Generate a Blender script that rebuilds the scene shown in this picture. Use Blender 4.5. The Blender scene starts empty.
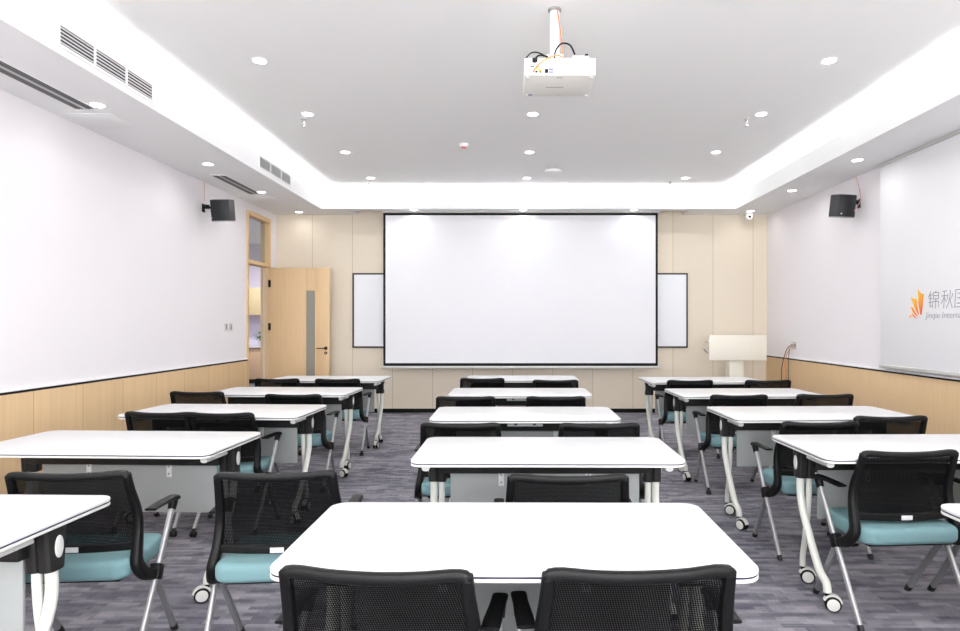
import bpy, bmesh, math, random
from mathutils import Vector, Matrix
random.seed(7)
PI = math.pi
F = 640.0; EYE = 1.354; VX = 513.5; VY = 323.0
sc = bpy.context.scene
C = sc.collection

# ------------------------------------------------------------------ materials
def lin(c):
    return tuple((v/255/12.92) if v/255 <= .04045 else ((v/255+.055)/1.055)**2.4 for v in c)
def mat(name, rgb, rough=.5, metal=0, spec=.5, noise=0, nscale=40, bump=0, bscale=200, stretch=None):
    m = bpy.data.materials.new(name); m.use_nodes = True
    nt = m.node_tree; b = nt.nodes['Principled BSDF']
    c = lin(rgb)
    b.inputs['Base Color'].default_value = (*c, 1)
    b.inputs['Roughness'].default_value = rough
    b.inputs['Metallic'].default_value = metal
    b.inputs['Specular IOR Level'].default_value = spec
    tc = nt.nodes.new('ShaderNodeTexCoord'); src = tc.outputs['Object']
    if stretch:
        mp = nt.nodes.new('ShaderNodeMapping'); mp.inputs['Scale'].default_value = stretch
        nt.links.new(src, mp.inputs[0]); src = mp.outputs[0]
    if noise:
        n = nt.nodes.new('ShaderNodeTexNoise'); n.inputs['Scale'].default_value = nscale; n.inputs['Detail'].default_value = 4
        nt.links.new(src, n.inputs['Vector'])
        r = nt.nodes.new('ShaderNodeMapRange')
        r.inputs['From Min'].default_value = .3; r.inputs['From Max'].default_value = .7
        r.inputs['To Min'].default_value = 1-noise; r.inputs['To Max'].default_value = 1+noise
        nt.links.new(n.outputs['Fac'], r.inputs['Value'])
        v = nt.nodes.new('ShaderNodeVectorMath'); v.operation = 'SCALE'; v.inputs[0].default_value = c
        nt.links.new(r.outputs[0], v.inputs['Scale']); nt.links.new(v.outputs[0], b.inputs['Base Color'])
    if bump:
        n2 = nt.nodes.new('ShaderNodeTexNoise'); n2.inputs['Scale'].default_value = bscale
        nt.links.new(src, n2.inputs['Vector'])
        bp = nt.nodes.new('ShaderNodeBump'); bp.inputs['Strength'].default_value = bump; bp.inputs['Distance'].default_value = .002
        nt.links.new(n2.outputs['Fac'], bp.inputs['Height']); nt.links.new(bp.outputs[0], b.inputs['Normal'])
    return m
def M_(nt, op, a, b=None, c=None):
    n = nt.nodes.new('ShaderNodeMath'); n.operation = op
    for i, v in enumerate((a, b, c)):
        if v is None: continue
        if isinstance(v, (int, float)): n.inputs[i].default_value = v
        else: nt.links.new(v, n.inputs[i])
    return n.outputs[0]
def panel_mat(name, rgb, axis, off, width, gap, seamrgb, stretch, noise, nscale, rough):
    """panelled cladding: material grain plus a narrow open joint every `width` metres"""
    m = mat(name, rgb, rough, 0, .4, noise, nscale, stretch=stretch)
    nt = m.node_tree; b = nt.nodes['Principled BSDF']
    old = b.inputs['Base Color'].links[0].from_socket
    tc = nt.nodes.new('ShaderNodeTexCoord'); sp = nt.nodes.new('ShaderNodeSeparateXYZ')
    nt.links.new(tc.outputs['Object'], sp.inputs[0])
    u = M_(nt, 'DIVIDE', M_(nt, 'SUBTRACT', sp.outputs[axis], off), width)
    fl = M_(nt, 'FLOOR', u); fr = M_(nt, 'SUBTRACT', u, fl)
    seam = M_(nt, 'LESS_THAN', fr, gap/width)
    wn = nt.nodes.new('ShaderNodeTexWhiteNoise'); wn.noise_dimensions = '1D'; nt.links.new(fl, wn.inputs['W'])
    k = M_(nt, 'ADD', M_(nt, 'MULTIPLY', wn.outputs['Value'], .05), .975)
    v = nt.nodes.new('ShaderNodeVectorMath'); v.operation = 'SCALE'
    nt.links.new(old, v.inputs[0]); nt.links.new(k, v.inputs['Scale'])
    mx = nt.nodes.new('ShaderNodeMix'); mx.data_type = 'RGBA'
    nt.links.new(seam, mx.inputs[0]); nt.links.new(v.outputs[0], mx.inputs[6]); mx.inputs[7].default_value = (*lin(seamrgb), 1)
    nt.links.new(mx.outputs[2], b.inputs['Base Color'])
    return m
def emit(name, rgb, st):
    m = bpy.data.materials.new(name); m.use_nodes = True
    nt = m.node_tree; b = nt.nodes['Principled BSDF']
    b.inputs['Base Color'].default_value = (.9, .9, .9, 1)
    b.inputs['Emission Color'].default_value = (*lin(rgb), 1); b.inputs['Emission Strength'].default_value = st
    return m
def mesh_fabric():
    m = mat('black_mesh_fabric', (8, 8, 9), .85, 0, .08)
    nt = m.node_tree; b = nt.nodes['Principled BSDF']; out = nt.nodes['Material Output']
    tc = nt.nodes.new('ShaderNodeTexCoord'); sp = nt.nodes.new('ShaderNodeSeparateXYZ')
    nt.links.new(tc.outputs['Object'], sp.inputs[0])
    a = M_(nt, 'SINE', M_(nt, 'MULTIPLY', sp.outputs[0], 2*PI/.0062))
    row = M_(nt, 'FLOOR', M_(nt, 'DIVIDE', sp.outputs[2], .0055))
    a2 = M_(nt, 'SINE', M_(nt, 'ADD', M_(nt, 'MULTIPLY', sp.outputs[0], 2*PI/.0062), M_(nt, 'MULTIPLY', row, PI*.5)))
    c = M_(nt, 'SINE', M_(nt, 'MULTIPLY', sp.outputs[2], 2*PI/.0055))
    hole = M_(nt, 'MULTIPLY', M_(nt, 'GREATER_THAN', a2, 0.05), M_(nt, 'GREATER_THAN', c, 0.0))
    fac = M_(nt, 'MULTIPLY', hole, .25)
    tr = nt.nodes.new('ShaderNodeBsdfTransparent'); mx = nt.nodes.new('ShaderNodeMixShader')
    nt.links.new(fac, mx.inputs[0]); nt.links.new(b.outputs[0], mx.inputs[1]); nt.links.new(tr.outputs[0], mx.inputs[2])
    nt.links.new(mx.outputs[0], out.inputs['Surface'])
    return m
def glass_mat(name, tint, t=.8):
    m = bpy.data.materials.new(name); m.use_nodes = True
    nt = m.node_tree; b = nt.nodes['Principled BSDF']; out = nt.nodes['Material Output']
    b.inputs['Base Color'].default_value = (*lin(tint), 1); b.inputs['Roughness'].default_value = .05
    tr = nt.nodes.new('ShaderNodeBsdfTransparent'); mx = nt.nodes.new('ShaderNodeMixShader'); mx.inputs[0].default_value = t
    tr.inputs[0].default_value = (.93, .95, .94, 1)
    nt.links.new(b.outputs[0], mx.inputs[1]); nt.links.new(tr.outputs[0], mx.inputs[2]); nt.links.new(mx.outputs[0], out.inputs['Surface'])
    return m
def carpet_mat():
    m = mat('carpet', (120, 114, 122), .9, 0, .25)
    nt = m.node_tree; b = nt.nodes['Principled BSDF']
    tc = nt.nodes.new('ShaderNodeTexCoord'); co = tc.outputs['Object']
    def brick(w, h, rotz, off, ph):
        mp = nt.nodes.new('ShaderNodeMapping'); mp.inputs['Rotation'].default_value = (0, 0, rotz); mp.inputs['Location'].default_value = ph
        nt.links.new(co, mp.inputs[0])
        br = nt.nodes.new('ShaderNodeTexBrick')
        br.inputs['Scale'].default_value = 1; br.inputs['Brick Width'].default_value = w; br.inputs['Row Height'].default_value = h
        br.inputs['Mortar Size'].default_value = 0; br.offset = off; br.inputs['Bias'].default_value = 0
        br.inputs['Color1'].default_value = (0, 0, 0, 1); br.inputs['Color2'].default_value = (1, 1, 1, 1)
        nt.links.new(mp.outputs[0], br.inputs[0])
        return br.outputs['Color'], mp.outputs[0]
    b1, v1 = brick(.15, .036, 0, .37, (0, 0, 0))
    b2, _ = brick(.30, .072, 0, .5, (.13, .02, 0))
    b3, _ = brick(.07, .03, 0, .6, (.3, .4, 0))
    sp = nt.nodes.new('ShaderNodeSeparateXYZ'); nt.links.new(v1, sp.inputs[0])
    ly = M_(nt, 'SINE', M_(nt, 'MULTIPLY', sp.outputs[1], 2*PI/.007))
    lx = M_(nt, 'SINE', M_(nt, 'MULTIPLY', sp.outputs[0], 2*PI/.008))
    pick = M_(nt, 'GREATER_THAN', b2, .5)
    ln = M_(nt, 'ADD', M_(nt, 'MULTIPLY', ly, pick), M_(nt, 'MULTIPLY', lx, M_(nt, 'SUBTRACT', 1, pick)))
    n = nt.nodes.new('ShaderNodeTexNoise'); n.inputs['Scale'].default_value = 2.2; n.inputs['Detail'].default_value = 3; nt.links.new(co, n.inputs[0])
    nf = nt.nodes.new('ShaderNodeTexNoise'); nf.inputs['Scale'].default_value = 160; nt.links.new(co, nf.inputs[0])
    s = M_(nt, 'ADD', M_(nt, 'MULTIPLY', b1, .32), M_(nt, 'MULTIPLY', b2, .20))
    s = M_(nt, 'ADD', s, M_(nt, 'MULTIPLY', b3, .16))
    s = M_(nt, 'ADD', s, M_(nt, 'MULTIPLY', ln, .20))
    s = M_(nt, 'ADD', s, M_(nt, 'MULTIPLY', M_(nt, 'SUBTRACT', n.outputs['Fac'], .5), .35))
    s = M_(nt, 'ADD', s, M_(nt, 'MULTIPLY', M_(nt, 'SUBTRACT', nf.outputs['Fac'], .5), .45))
    cr = nt.nodes.new('ShaderNodeValToRGB'); nt.links.new(s, cr.inputs[0])
    e = cr.color_ramp.elements
    e[0].position = -.0; e[0].color = (*lin((62, 62, 76)), 1)
    e[1].position = .75; e[1].color = (*lin((162, 158, 164)), 1)
    x = e.new(.3); x.color = (*lin((104, 102, 111)), 1)
    nt.links.new(cr.outputs[0], b.inputs['Base Color'])
    bp = nt.nodes.new('ShaderNodeBump'); bp.inputs['Strength'].default_value = .4; bp.inputs['Distance'].default_value = .003
    nt.links.new(nf.outputs['Fac'], bp.inputs['Height']); nt.links.new(bp.outputs[0], b.inputs['Normal'])
    return m
def petal_mat():
    m = mat('printed_petals', (240, 150, 60), .5)
    nt = m.node_tree; b = nt.nodes['Principled BSDF']
    tc = nt.nodes.new('ShaderNodeTexCoord'); sp = nt.nodes.new('ShaderNodeSeparateXYZ'); nt.links.new(tc.outputs['Object'], sp.inputs[0])
    r = nt.nodes.new('ShaderNodeMapRange'); r.inputs['From Min'].default_value = 0; r.inputs['From Max'].default_value = .24
    nt.links.new(M_(nt, 'ADD', sp.outputs[2], M_(nt, 'MULTIPLY', sp.outputs[1], .75)), r.inputs['Value'])
    cr = nt.nodes.new('ShaderNodeValToRGB'); nt.links.new(r.outputs[0], cr.inputs[0])
    e = cr.color_ramp.elements
    e[0].color = (*lin((224, 40, 52)), 1); e[1].color = (*lin((250, 192, 60)), 1); k = e.new(.45); k.color = (*lin((240, 130, 44)), 1)
    nt.links.new(cr.outputs[0], b.inputs['Base Color'])
    return m

MT = dict(
    ceil=mat('ceiling_paint', (248, 248, 247), .85, 0, .2, .004, 3),
    bulk=mat('bulkhead_paint', (246, 246, 246), .8, 0, .2, .004, 3),
    wall=mat('wall_paint', (244, 240, 243), .7, 0, .25, .006, 2),
    beige=panel_mat('beige_cladding', (231, 219, 200), 0, -.015, .606, .006, (178, 160, 138), (1, 1, .15), .012, 60, .6),
    wood_side=panel_mat('light_oak_cladding', (224, 192, 148), 1, 4.767, .546, .004, (150, 118, 80), (1, 1, .03), .05, 30, .45),
    wood=mat('light_oak_veneer', (221, 189, 146), .45, 0, .4, .05, 45, stretch=(1, 1, .04)),
    woodx=mat('light_oak_edge', (226, 194, 148), .45, 0, .4, .03, 45, stretch=(1, 1, .04)),
    carpet=carpet_mat(),
    white=mat('white_laminate', (214, 213, 214), .35, 0, .45, .004, 6),
    edge=mat('white_edging', (208, 208, 204), .4, 0, .4, .004, 20),
    dark=mat('dark_plastic', (30, 29, 29), .5, 0, .3, .04, 60),
    black=mat('black_plastic', (10, 10, 11), .5, 0, .2, .05, 80),
    groove=mat('dark_groove', (40, 36, 60), .5, 0, .4, .02, 50),
    mesh=mesh_fabric(),
    teal=mat('teal_fabric', (111, 144, 148), .75, 0, .25, .04, 250, .5, 900),
    tealseam=mat('teal_stitching', (104, 158, 162), .8, 0, .2, .06, 300),
    silver=mat('silver_tube', (172, 172, 173), .32, .55, .5, .01, 30),
    greyleg=mat('grey_tube', (140, 141, 142), .38, .5, .5, .01, 30),
    legwhite=mat('white_enamel', (206, 207, 200), .35, 0, .5, .008, 20),
    panel=mat('pale_grey_panel', (152, 155, 154), .5, 0, .4, .006, 10),
    screen=mat('screen_fabric', (233, 233, 237), .8, 0, .15, .003, 4),
    board=mat('whiteboard', (240, 242, 246), .3, 0, .5, .003, 4),
    banner=mat('banner_fabric', (249, 248, 251), .7, 0, .2, .003, 3),
    grille=mat('grille_shadow', (70, 70, 72), .8, 0, .2, .02, 40),
    slat=mat('grille_metal', (214, 214, 214), .45, 0, .4, .01, 40),
    speaker=mat('speaker_black', (30, 32, 35), .5, 0, .4, .05, 120, .4, 600),
    proj=mat('projector_shell', (238, 236, 228), .45, 0, .4, .006, 30),
    pole=mat('pole_paint', (232, 236, 245), .4, 0, .4, .005, 30),
    port=mat('port_blue', (90, 96, 150), .5, 0, .4, .02, 90),
    greymark=mat('grey_marking', (150, 150, 148), .6, 0, .3, .02, 90),
    orange=mat('orange_cable', (236, 132, 60), .5, 0, .4, .02, 90),
    pinkc=mat('pink_cable', (214, 160, 150), .5, 0, .4, .02, 90),
    yellow=mat('yellow_plug', (225, 215, 60), .5, 0, .4, .02, 90),
    cream=mat('cream_laminate', (240, 235, 221), .45, 0, .4, .006, 20),
    lilac=mat('lilac_wall', (226, 220, 238), .7, 0, .3, .006, 4),
    cab=mat('cabinet_wood', (216, 196, 152), .5, 0, .4, .03, 30, stretch=(1, 1, .05)),
    cab2=mat('base_cabinet_wood', (205, 172, 138), .5, 0, .4, .03, 30, stretch=(1, 1, .05)),
    leaf=mat('leaf_green', (58, 110, 48), .5, 0, .4, .15, 60),
    green=mat('bright_green_cloth', (120, 205, 60), .7, 0, .3, .1, 60),
    ink=mat('grey_print', (150, 150, 160), .6, 0, .3, .02, 60),
    petal=petal_mat(),
    glass=glass_mat('clear_glass', (190, 196, 190), .85),
    frost=glass_mat('smoky_glass', (176, 176, 168), .45),
    lamp=emit('lamp_lens', (255, 252, 248), 9),
    red=mat('red_lens', (220, 120, 120), .4, 0, .5, .02, 60),
)

# ------------------------------------------------------------------ mesh builder
class MB:
    def __init__(s): s.v = []; s.f = []; s.m = []; s.mats = []
    def mi(s, m):
        if m not in s.mats: s.mats.append(m)
        return s.mats.index(m)
    def add(s, vs, fs, m):
        o = len(s.v); s.v += [Vector(v) for v in vs]; i = s.mi(m)
        for f in fs: s.f.append([o+k for k in f]); s.m.append(i)
    def bm(s, bm, m, mx=None):
        if mx: bmesh.ops.transform(bm, matrix=mx, verts=bm.verts)
        bm.verts.index_update()
        s.add([v.co.copy() for v in bm.verts], [[v.index for v in f.verts] for f in bm.faces], m); bm.free()
    def box(s, x0, x1, y0, y1, z0, z1, m, bev=0, seg=2, mx=None):
        bm = bmesh.new(); bmesh.ops.create_cube(bm, size=1)
        for v in bm.verts:
            v.co = Vector(((x0+x1)/2+v.co.x*(x1-x0), (y0+y1)/2+v.co.y*(y1-y0), (z0+z1)/2+v.co.z*(z1-z0)))
        if bev: bmesh.ops.bevel(bm, geom=bm.edges[:], offset=bev, segments=seg, profile=.5, affect='EDGES')
        s.bm(bm, m, mx); return s
    def cyl(s, p0, p1, r, m, seg=16, r2=None, bev=0):
        p0 = Vector(p0); p1 = Vector(p1); d = p1-p0
        bm = bmesh.new(); bmesh.ops.create_cone(bm, cap_ends=True, segments=seg, radius1=r, radius2=r if r2 is None else r2, depth=d.length)
        if bev:
            bmesh.ops.bevel(bm, geom=[e for e in bm.edges if abs(e.verts[0].co.z-e.verts[1].co.z) < 1e-6], offset=bev, segments=2, profile=.5, affect='EDGES')
        q = Vector((0, 0, 1)).rotation_difference(d.normalized()).to_matrix().to_4x4()
        s.bm(bm, m, Matrix.Translation((p0+p1)/2) @ q); return s
    def sweep(s, pts, ra, rb, m, side=(1, 0, 0), seg=10, sq=1.0, sub=0):
        """tube along pts; ra = half size along `side`, rb = across; sq<1 squarer"""
        pts = [Vector(p) for p in pts]
        n0 = len(pts)
        RA = list(ra) if isinstance(ra, (list, tuple)) else [ra]*n0
        RB = list(rb) if isinstance(rb, (list, tuple)) else [rb]*n0
        if sub:
            P = []; A = []; B = []
            for i in range(n0-1):
                p0 = pts[max(i-1, 0)]; p1 = pts[i]; p2 = pts[i+1]; p3 = pts[min(i+2, n0-1)]
                for k in range(sub):
                    t = k/sub
                    P.append(.5*((2*p1)+(p2-p0)*t+(2*p0-5*p1+4*p2-p3)*t*t+(3*p1-p0-3*p2+p3)*t**3))
                    A.append(RA[i]*(1-t)+RA[i+1]*t); B.append(RB[i]*(1-t)+RB[i+1]*t)
            P.append(pts[-1]); A.append(RA[-1]); B.append(RB[-1]); pts, RA, RB = P, A, B
        n = len(pts); vs = []; S0 = Vector(side).normalized()
        for i, p in enumerate(pts):
            d = (pts[min(i+1, n-1)]-pts[max(i-1, 0)]).normalized()
            a = (S0-d*S0.dot(d))
            if a.length < 1e-4: a = Vector((0, 1, 0))-d*d.y
            a.normalize(); b = d.cross(a)
            for k in range(seg):
                t = 2*PI*(k+.5)/seg; c, q = math.cos(t), math.sin(t)
                c = math.copysign(abs(c)**sq, c); q = math.copysign(abs(q)**sq, q)
                vs.append(p+a*RA[i]*c+b*RB[i]*q)
        fs = [[i*seg+k, i*seg+(k+1) % seg, (i+1)*seg+(k+1) % seg, (i+1)*seg+k] for i in range(n-1) for k in range(seg)]
        fs.append(list(range(seg))[::-1]); fs.append([(n-1)*seg+k for k in range(seg)])
        s.add(vs, fs, m); return s
    def prism(s, outline, z0, z1, m, bev=0, mx=None):
        bm = bmesh.new()
        vs = [bm.verts.new((x, y, z0)) for x, y in outline]; f = bm.faces.new(vs)
        r = bmesh.ops.extrude_face_region(bm, geom=[f])
        for v in r['geom']:
            if isinstance(v, bmesh.types.BMVert): v.co.z = z1
        bmesh.ops.recalc_face_normals(bm, faces=bm.faces[:])
        if bev:
            es = [e for e in bm.edges if abs(e.verts[0].co.z-e.verts[1].co.z) < 1e-7]
            bmesh.ops.bevel(bm, geom=es, offset=bev, segments=2, profile=.5, affect='EDGES')
        s.bm(bm, m, mx); return s
    def lathe(s, prof, cx, cy, m, seg=24):
        vs = []; n = len(prof)
        for r, z in prof:
            for k in range(seg): t = 2*PI*k/seg; vs.append((cx+r*math.cos(t), cy+r*math.sin(t), z))
        fs = [[i*seg+k, i*seg+(k+1) % seg, (i+1)*seg+(k+1) % seg, (i+1)*seg+k] for i in range(n-1) for k in range(seg)]
        fs.append(list(range(seg))[::-1]); fs.append([(n-1)*seg+k for k in range(seg)])
        s.add(vs, fs, m); return s
    def build(s, name, parent=None, smooth=35):
        me = bpy.data.meshes.new(name); me.from_pydata(s.v, [], s.f)
        for m in s.mats: me.materials.append(m)
        me.polygons.foreach_set('material_index', s.m)
        bm = bmesh.new(); bm.from_mesh(me); bmesh.ops.recalc_face_normals(bm, faces=bm.faces[:]); bm.to_mesh(me); bm.free()
        me.polygons.foreach_set('use_smooth', [True]*len(me.polygons)); me.set_sharp_from_angle(angle=math.radians(smooth))
        o = bpy.data.objects.new(name, me); C.objects.link(o)
        if parent: o.parent = parent
        return o
def tag(o, label, cat, group=None, kind=None):
    o['label'] = label
    if cat: o['category'] = cat
    if group: o['group'] = group
    if kind: o['kind'] = kind
    return o
def thing(name, loc, rz=0, label=None, cat=None, group=None):
    o = bpy.data.objects.new(name, None); C.objects.link(o); o.empty_display_size = .1
    o.location = loc; o.rotation_euler = (0, 0, rz)
    if label: tag(o, label, cat, group)
    return o
def struct(name, mb, **k):
    o = mb.build(name, **k); o['kind'] = 'structure'; return o
KIDS = {}
def copy_tree(o, parent=None):
    c = o.copy(); C.objects.link(c)
    if parent: c.parent = parent
    for ch in [x for x in o.children]: copy_tree(ch, c)
    return c
def rrect(w, d, r, n=6, x0=0, y0=0):
    pts = []
    for cx, cy, a in ((w/2-r, d-r, 0), (-w/2+r, d-r, PI/2), (-w/2+r, r, PI), (w/2-r, r, 3*PI/2)):
        for k in range(n+1): t = a+PI/2*k/n; pts.append((x0+cx+r*math.cos(t), y0+cy+r*math.sin(t)))
    return pts

# ------------------------------------------------------------------ room
XL, XR, YB, YN = -3.59, 3.835, 9.68, -2.2
ZS = 2.99; ZC = 3.304          # soffit, upper ceiling
XI0, XI1, YI = -2.76, 3.19, 9.16  # inner edges of the dropped border
DY0, DY1, DZ = 8.60, 9.44, 2.88   # door frame outer extent
WT = .11                          # left wall thickness
struct('floor', MB().box(-9, XR+.2, YN-.2, 16, -.1, 0, MT['carpet']))
struct('ceiling', MB().box(XL, XR, YN, YB, ZC, ZC+.1, MT['ceil']))
# left wall in three pieces around the door and transom opening
w = MB(); w.box(XL-WT, XL, YN, DY0, 0, 3.4, MT['wall']); w.box(XL-WT, XL, DY1, YB+.2, 0, 3.4, MT['wall']); w.box(XL-WT, XL, DY0, DY1, DZ, 3.4, MT['wall'])
struct('wall_left', w)
struct('wall_right', MB().box(XR, XR+.12, YN, YB+.2, 0, 3.4, MT['wall']))
struct('wall_back', MB().box(XL, XR, YB, YB+.12, 0, 3.4, MT['beige']))
struct('wall_rear', MB().box(XL-.2, XR+.2, YN-.12, YN, 0, 3.4, MT['wall']))
WZ = .86
o = struct('wall_left_cladding', MB().box(XL, XL+.014, YN, DY0, 0, WZ-.012, MT['wood_side'], .002)); o.name = 'trim_1'
o = struct('trim_2', MB().box(XR-.014, XR, YN, YB, 0, WZ-.012, MT['wood'], .002))
struct('trim_3', MB().box(XL, XL+.016, YN, DY0, WZ-.012, WZ+.006, MT['black']))
struct('trim_4', MB().box(XR-.016, XR, YN, YB, WZ-.012, WZ+.006, MT['black']))
struct('trim_5', MB().box(XL, XL+.018, YN, DY0, WZ+.006, WZ+.02, MT['bulk']))
struct('trim_6', MB().box(XR-.018, XR, YN, YB, WZ+.006, WZ+.02, MT['bulk']))
struct('baseboard_back', MB().box(XL, XR, YB-.012, YB, 0, .06, MT['black']))
struct('baseboard_right', MB().box(XR-.02, XR-.014, YN, YB-.02, 0, .06, MT['black']))
struct('baseboard_left', MB().box(XL+.014, XL+.02, YN, DY0, 0, .06, MT['black']))
# dropped border (soffit, face with lip, trough for the hidden strip lights)
LIP = 3.20; TR = 3.11; TW = .2; SL0, SL1, SLY = -2.34, 2.55, 9.34
b = MB()
b.box(XL, XI0, YN, YB, ZS, TR, MT['bulk']); b.box(XI1, XR, YN, YB, ZS, TR, MT['bulk'])
b.box(XI0, XI1, YI, SLY, ZS, TR, MT['bulk'])
b.box(XI0, SL0, SLY, YB, ZS, TR, MT['bulk']); b.box(SL1, XI1, SLY, YB, ZS, TR, MT['bulk']); b.box(SL0, SL1, SLY, YB, ZS+.07, TR, MT['bulk'])
b.box(XI0, XI1, YN, YN+.55, ZS, TR, MT['bulk'])
for x0, x1, y0, y1 in ((XI0-.02, XI0, YN+.55, YI), (XI1, XI1+.02, YN+.55, YI), (XI0-.02, XI1+.02, YI, YI+.02), (XI0-.02, XI1+.02, YN+.53, YN+.55)):
    b.box(x0, x1, y0, y1, TR, LIP, MT['bulk'])
for x0, x1, y0, y1 in ((XL, XI0-TW, YN, YB), (XI1+TW, XR, YN, YB), (XI0-TW, XI1+TW, YI+TW, YB), (XI0-TW, XI1+TW, YN, YN+.35)):
    b.box(x0, x1, y0, y1, TR, ZC, MT['bulk'])
struct('trim_7', b)

# strip lights in the trough
def area(name, loc, rot, sx, sy, power, col=(.975, .99, 1), spread=PI):
    l = bpy.data.lights.new(name, 'AREA'); l.shape = 'RECTANGLE'; l.size = sx; l.size_y = sy; l.energy = power; l.color = col; l.spread = spread
    o = bpy.data.objects.new(name, l); C.objects.link(o); o.location = loc; o.rotation_euler = rot; return o
LY = YI-YN-.55; YM = (YI+YN+.55)/2; LX = XI1-XI0; XM = (XI0+XI1)/2
CP = 25.0; DLK = .42; SFK = .35; FILLP = 325.0
TA = math.radians(58)     # the strips sit just behind the lip and throw light inward across the ceiling
area('cove_light', (XI0-.05, YM, LIP-.03), (PI, TA, 0), .04, LY, CP*LY)
area('cove_light', (XI1+.05, YM, LIP-.03), (PI, -TA, 0), .04, LY, CP*LY)
area('cove_light', (XM, YI+.05, LIP-.03), (PI+TA, 0, 0), LX, .04, CP*LX)
area('cove_light', (XM, YN+.50, LIP-.03), (PI-TA, 0, 0), LX, .04, CP*LX)
# added fill light behind the viewer, lifting ceiling and walls; window band is invented
area('rear_fill_light', (XM, YN+.06, 1.75), (PI/2, 0, 0), 5.6, 1.9, FILLP, (.97, .985, 1))
m = MB()
for x in (-2.65, -.77, 1.10, 2.98): m.box(x+.05-.03, x+.05+.03, YN, YN+.05, .8, 2.7, MT['edge'], .003)
m.box(-2.63, 3.06, YN, YN+.05, .74, .8, MT['edge'], .003); m.box(-2.63, 3.06, YN, YN+.05, 2.7, 2.76, MT['edge'], .003)
struct('added_window_1', m)  # invented frame bars around the added fill light, out of view

# downlights
def make_downlight():
    r = thing('downlight', (0, 0, 0))
    MB().lathe([(.048, -.001), (.048, -.004), (.058, -.005), (.060, 0)], 0, 0, MT['bulk']).build('trim_ring', r)
    MB().lathe([(.047, 0), (.047, -.006), (.03, -.0085)], 0, 0, MT['lamp']).build('lens', r)
    return r
dl0 = make_downlight(); used = [False]
def downlight(x, y, z, label, group, power=11):
    o = dl0 if not used[0] else copy_tree(dl0); used[0] = True
    o.location = (x, y, z); tag(o, label, 'ceiling light', group)
    lamp(x, y, z, power)
def lamp(x, y, z, power):
    l = bpy.data.lights.new('downlight_lamp', 'AREA'); l.shape = 'DISK'; l.size = .09; l.energy = power*(SFK if power < 4 else DLK); l.color = (.98, .99, .99); l.spread = math.radians(165)
    p = bpy.data.objects.new('downlight_lamp', l); C.objects.link(p); p.location = (x, y, z-.012)
ORD = ['nearest', 'second nearest', 'third', 'farthest']
for cx, nm in ((-1.92, 'left'), (.18, 'centre'), (2.31, 'right')):
    for i, yy in enumerate((4.755, 5.97, 7.30, 8.60)):
        if cx == .18 and i == 0: lamp(cx, yy, ZC, 10); continue
        if nm == 'centre': lb = ['', 'nearest', 'middle', 'farthest'][i]+' of the three downlights in the centre row beyond the projector'
        else: lb = ORD[i]+' of the four downlights in the '+nm+' row of the raised ceiling'
        downlight(cx+(.035 if i == 0 else 0), yy, ZC, 'recessed downlight, '+lb, 'raised ceiling downlights', 10)
    for yy in (3.4, 2.1, .8, -.5): lamp(cx, yy, ZC, 10)
for i, (x, y) in enumerate(((-3.12, 4.80), (-3.14, 6.58), (-3.15, 7.99))):
    downlight(x, y, ZS, 'round downlight in the left soffit, '+['nearest one, beside the long slot diffuser', 'middle one, before the small air grille', 'far one, just past the small air grille'][i], 'left soffit downlights', 2.5)
for i, (x, y) in enumerate(((3.45, 6.42), (3.44, 7.90))):
    downlight(x, y, ZS, 'round downlight in the right soffit, '+['nearer one, above the wall speaker', 'farther one, between wall speaker and security camera'][i], 'right soffit downlights', 2.5)
for i, (x, y) in enumerate(((-3.16, 9.42), (-1.44, 9.25), (.14, 9.25), (1.74, 9.25), (3.46, 9.34))):
    downlight(x, y, ZS, 'round downlight in the far soffit, '+['in the left corner before the open door', 'above the left part of the projection screen', 'above the middle of the projection screen', 'above the right part of the projection screen', 'in the right corner beside the dome camera'][i], 'far soffit downlights', 2)
for yy in (3.1, 1.4, -.3): lamp(-3.13, yy, ZS, 2.5); lamp(3.45, yy, ZS, 2.5) 
lamp(3.45, 4.9, ZS, 2.5)

# air grilles
def face_grille(y0, y1, label):
    z0, z1 = 3.035, 3.185
    r = thing('air_grille', (XI0, (y0+y1)/2, z0), 0, label, 'air vent', 'bulkhead face air grilles')
    h = (y1-y0)/2; H = z1-z0
    f = MB(); f.box(.0, .008, -h, h, 0, .018, MT['bulk']); f.box(0, .008, -h, h, H-.018, H, MT['bulk'])
    for yy in (-h, -h/3-.008, h/3-.008, h-.018): f.box(0, .008, yy, yy+.018, .018, H-.018, MT['bulk'])
    f.build('frame', r)
    MB().box(.0005, .0015, -h+.018, h-.018, .018, H-.018, MT['grille']).build('backing', r)
    s = MB()
    for k in range(5):
        z = .03+k*(H-.06)/4
        s.box(.0015, .006, -h+.018, h-.018, z-.004, z+.004, MT['slat'])
    tag(s.build('slats', r), 'thin metal louvre slats', None)
face_grille(3.87, 4.90, 'large three-section air grille in the left bulkhead face, nearest the camera')
face_grille(6.93, 7.92, 'small three-section air grille in the left bulkhead face, farther away')
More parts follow.
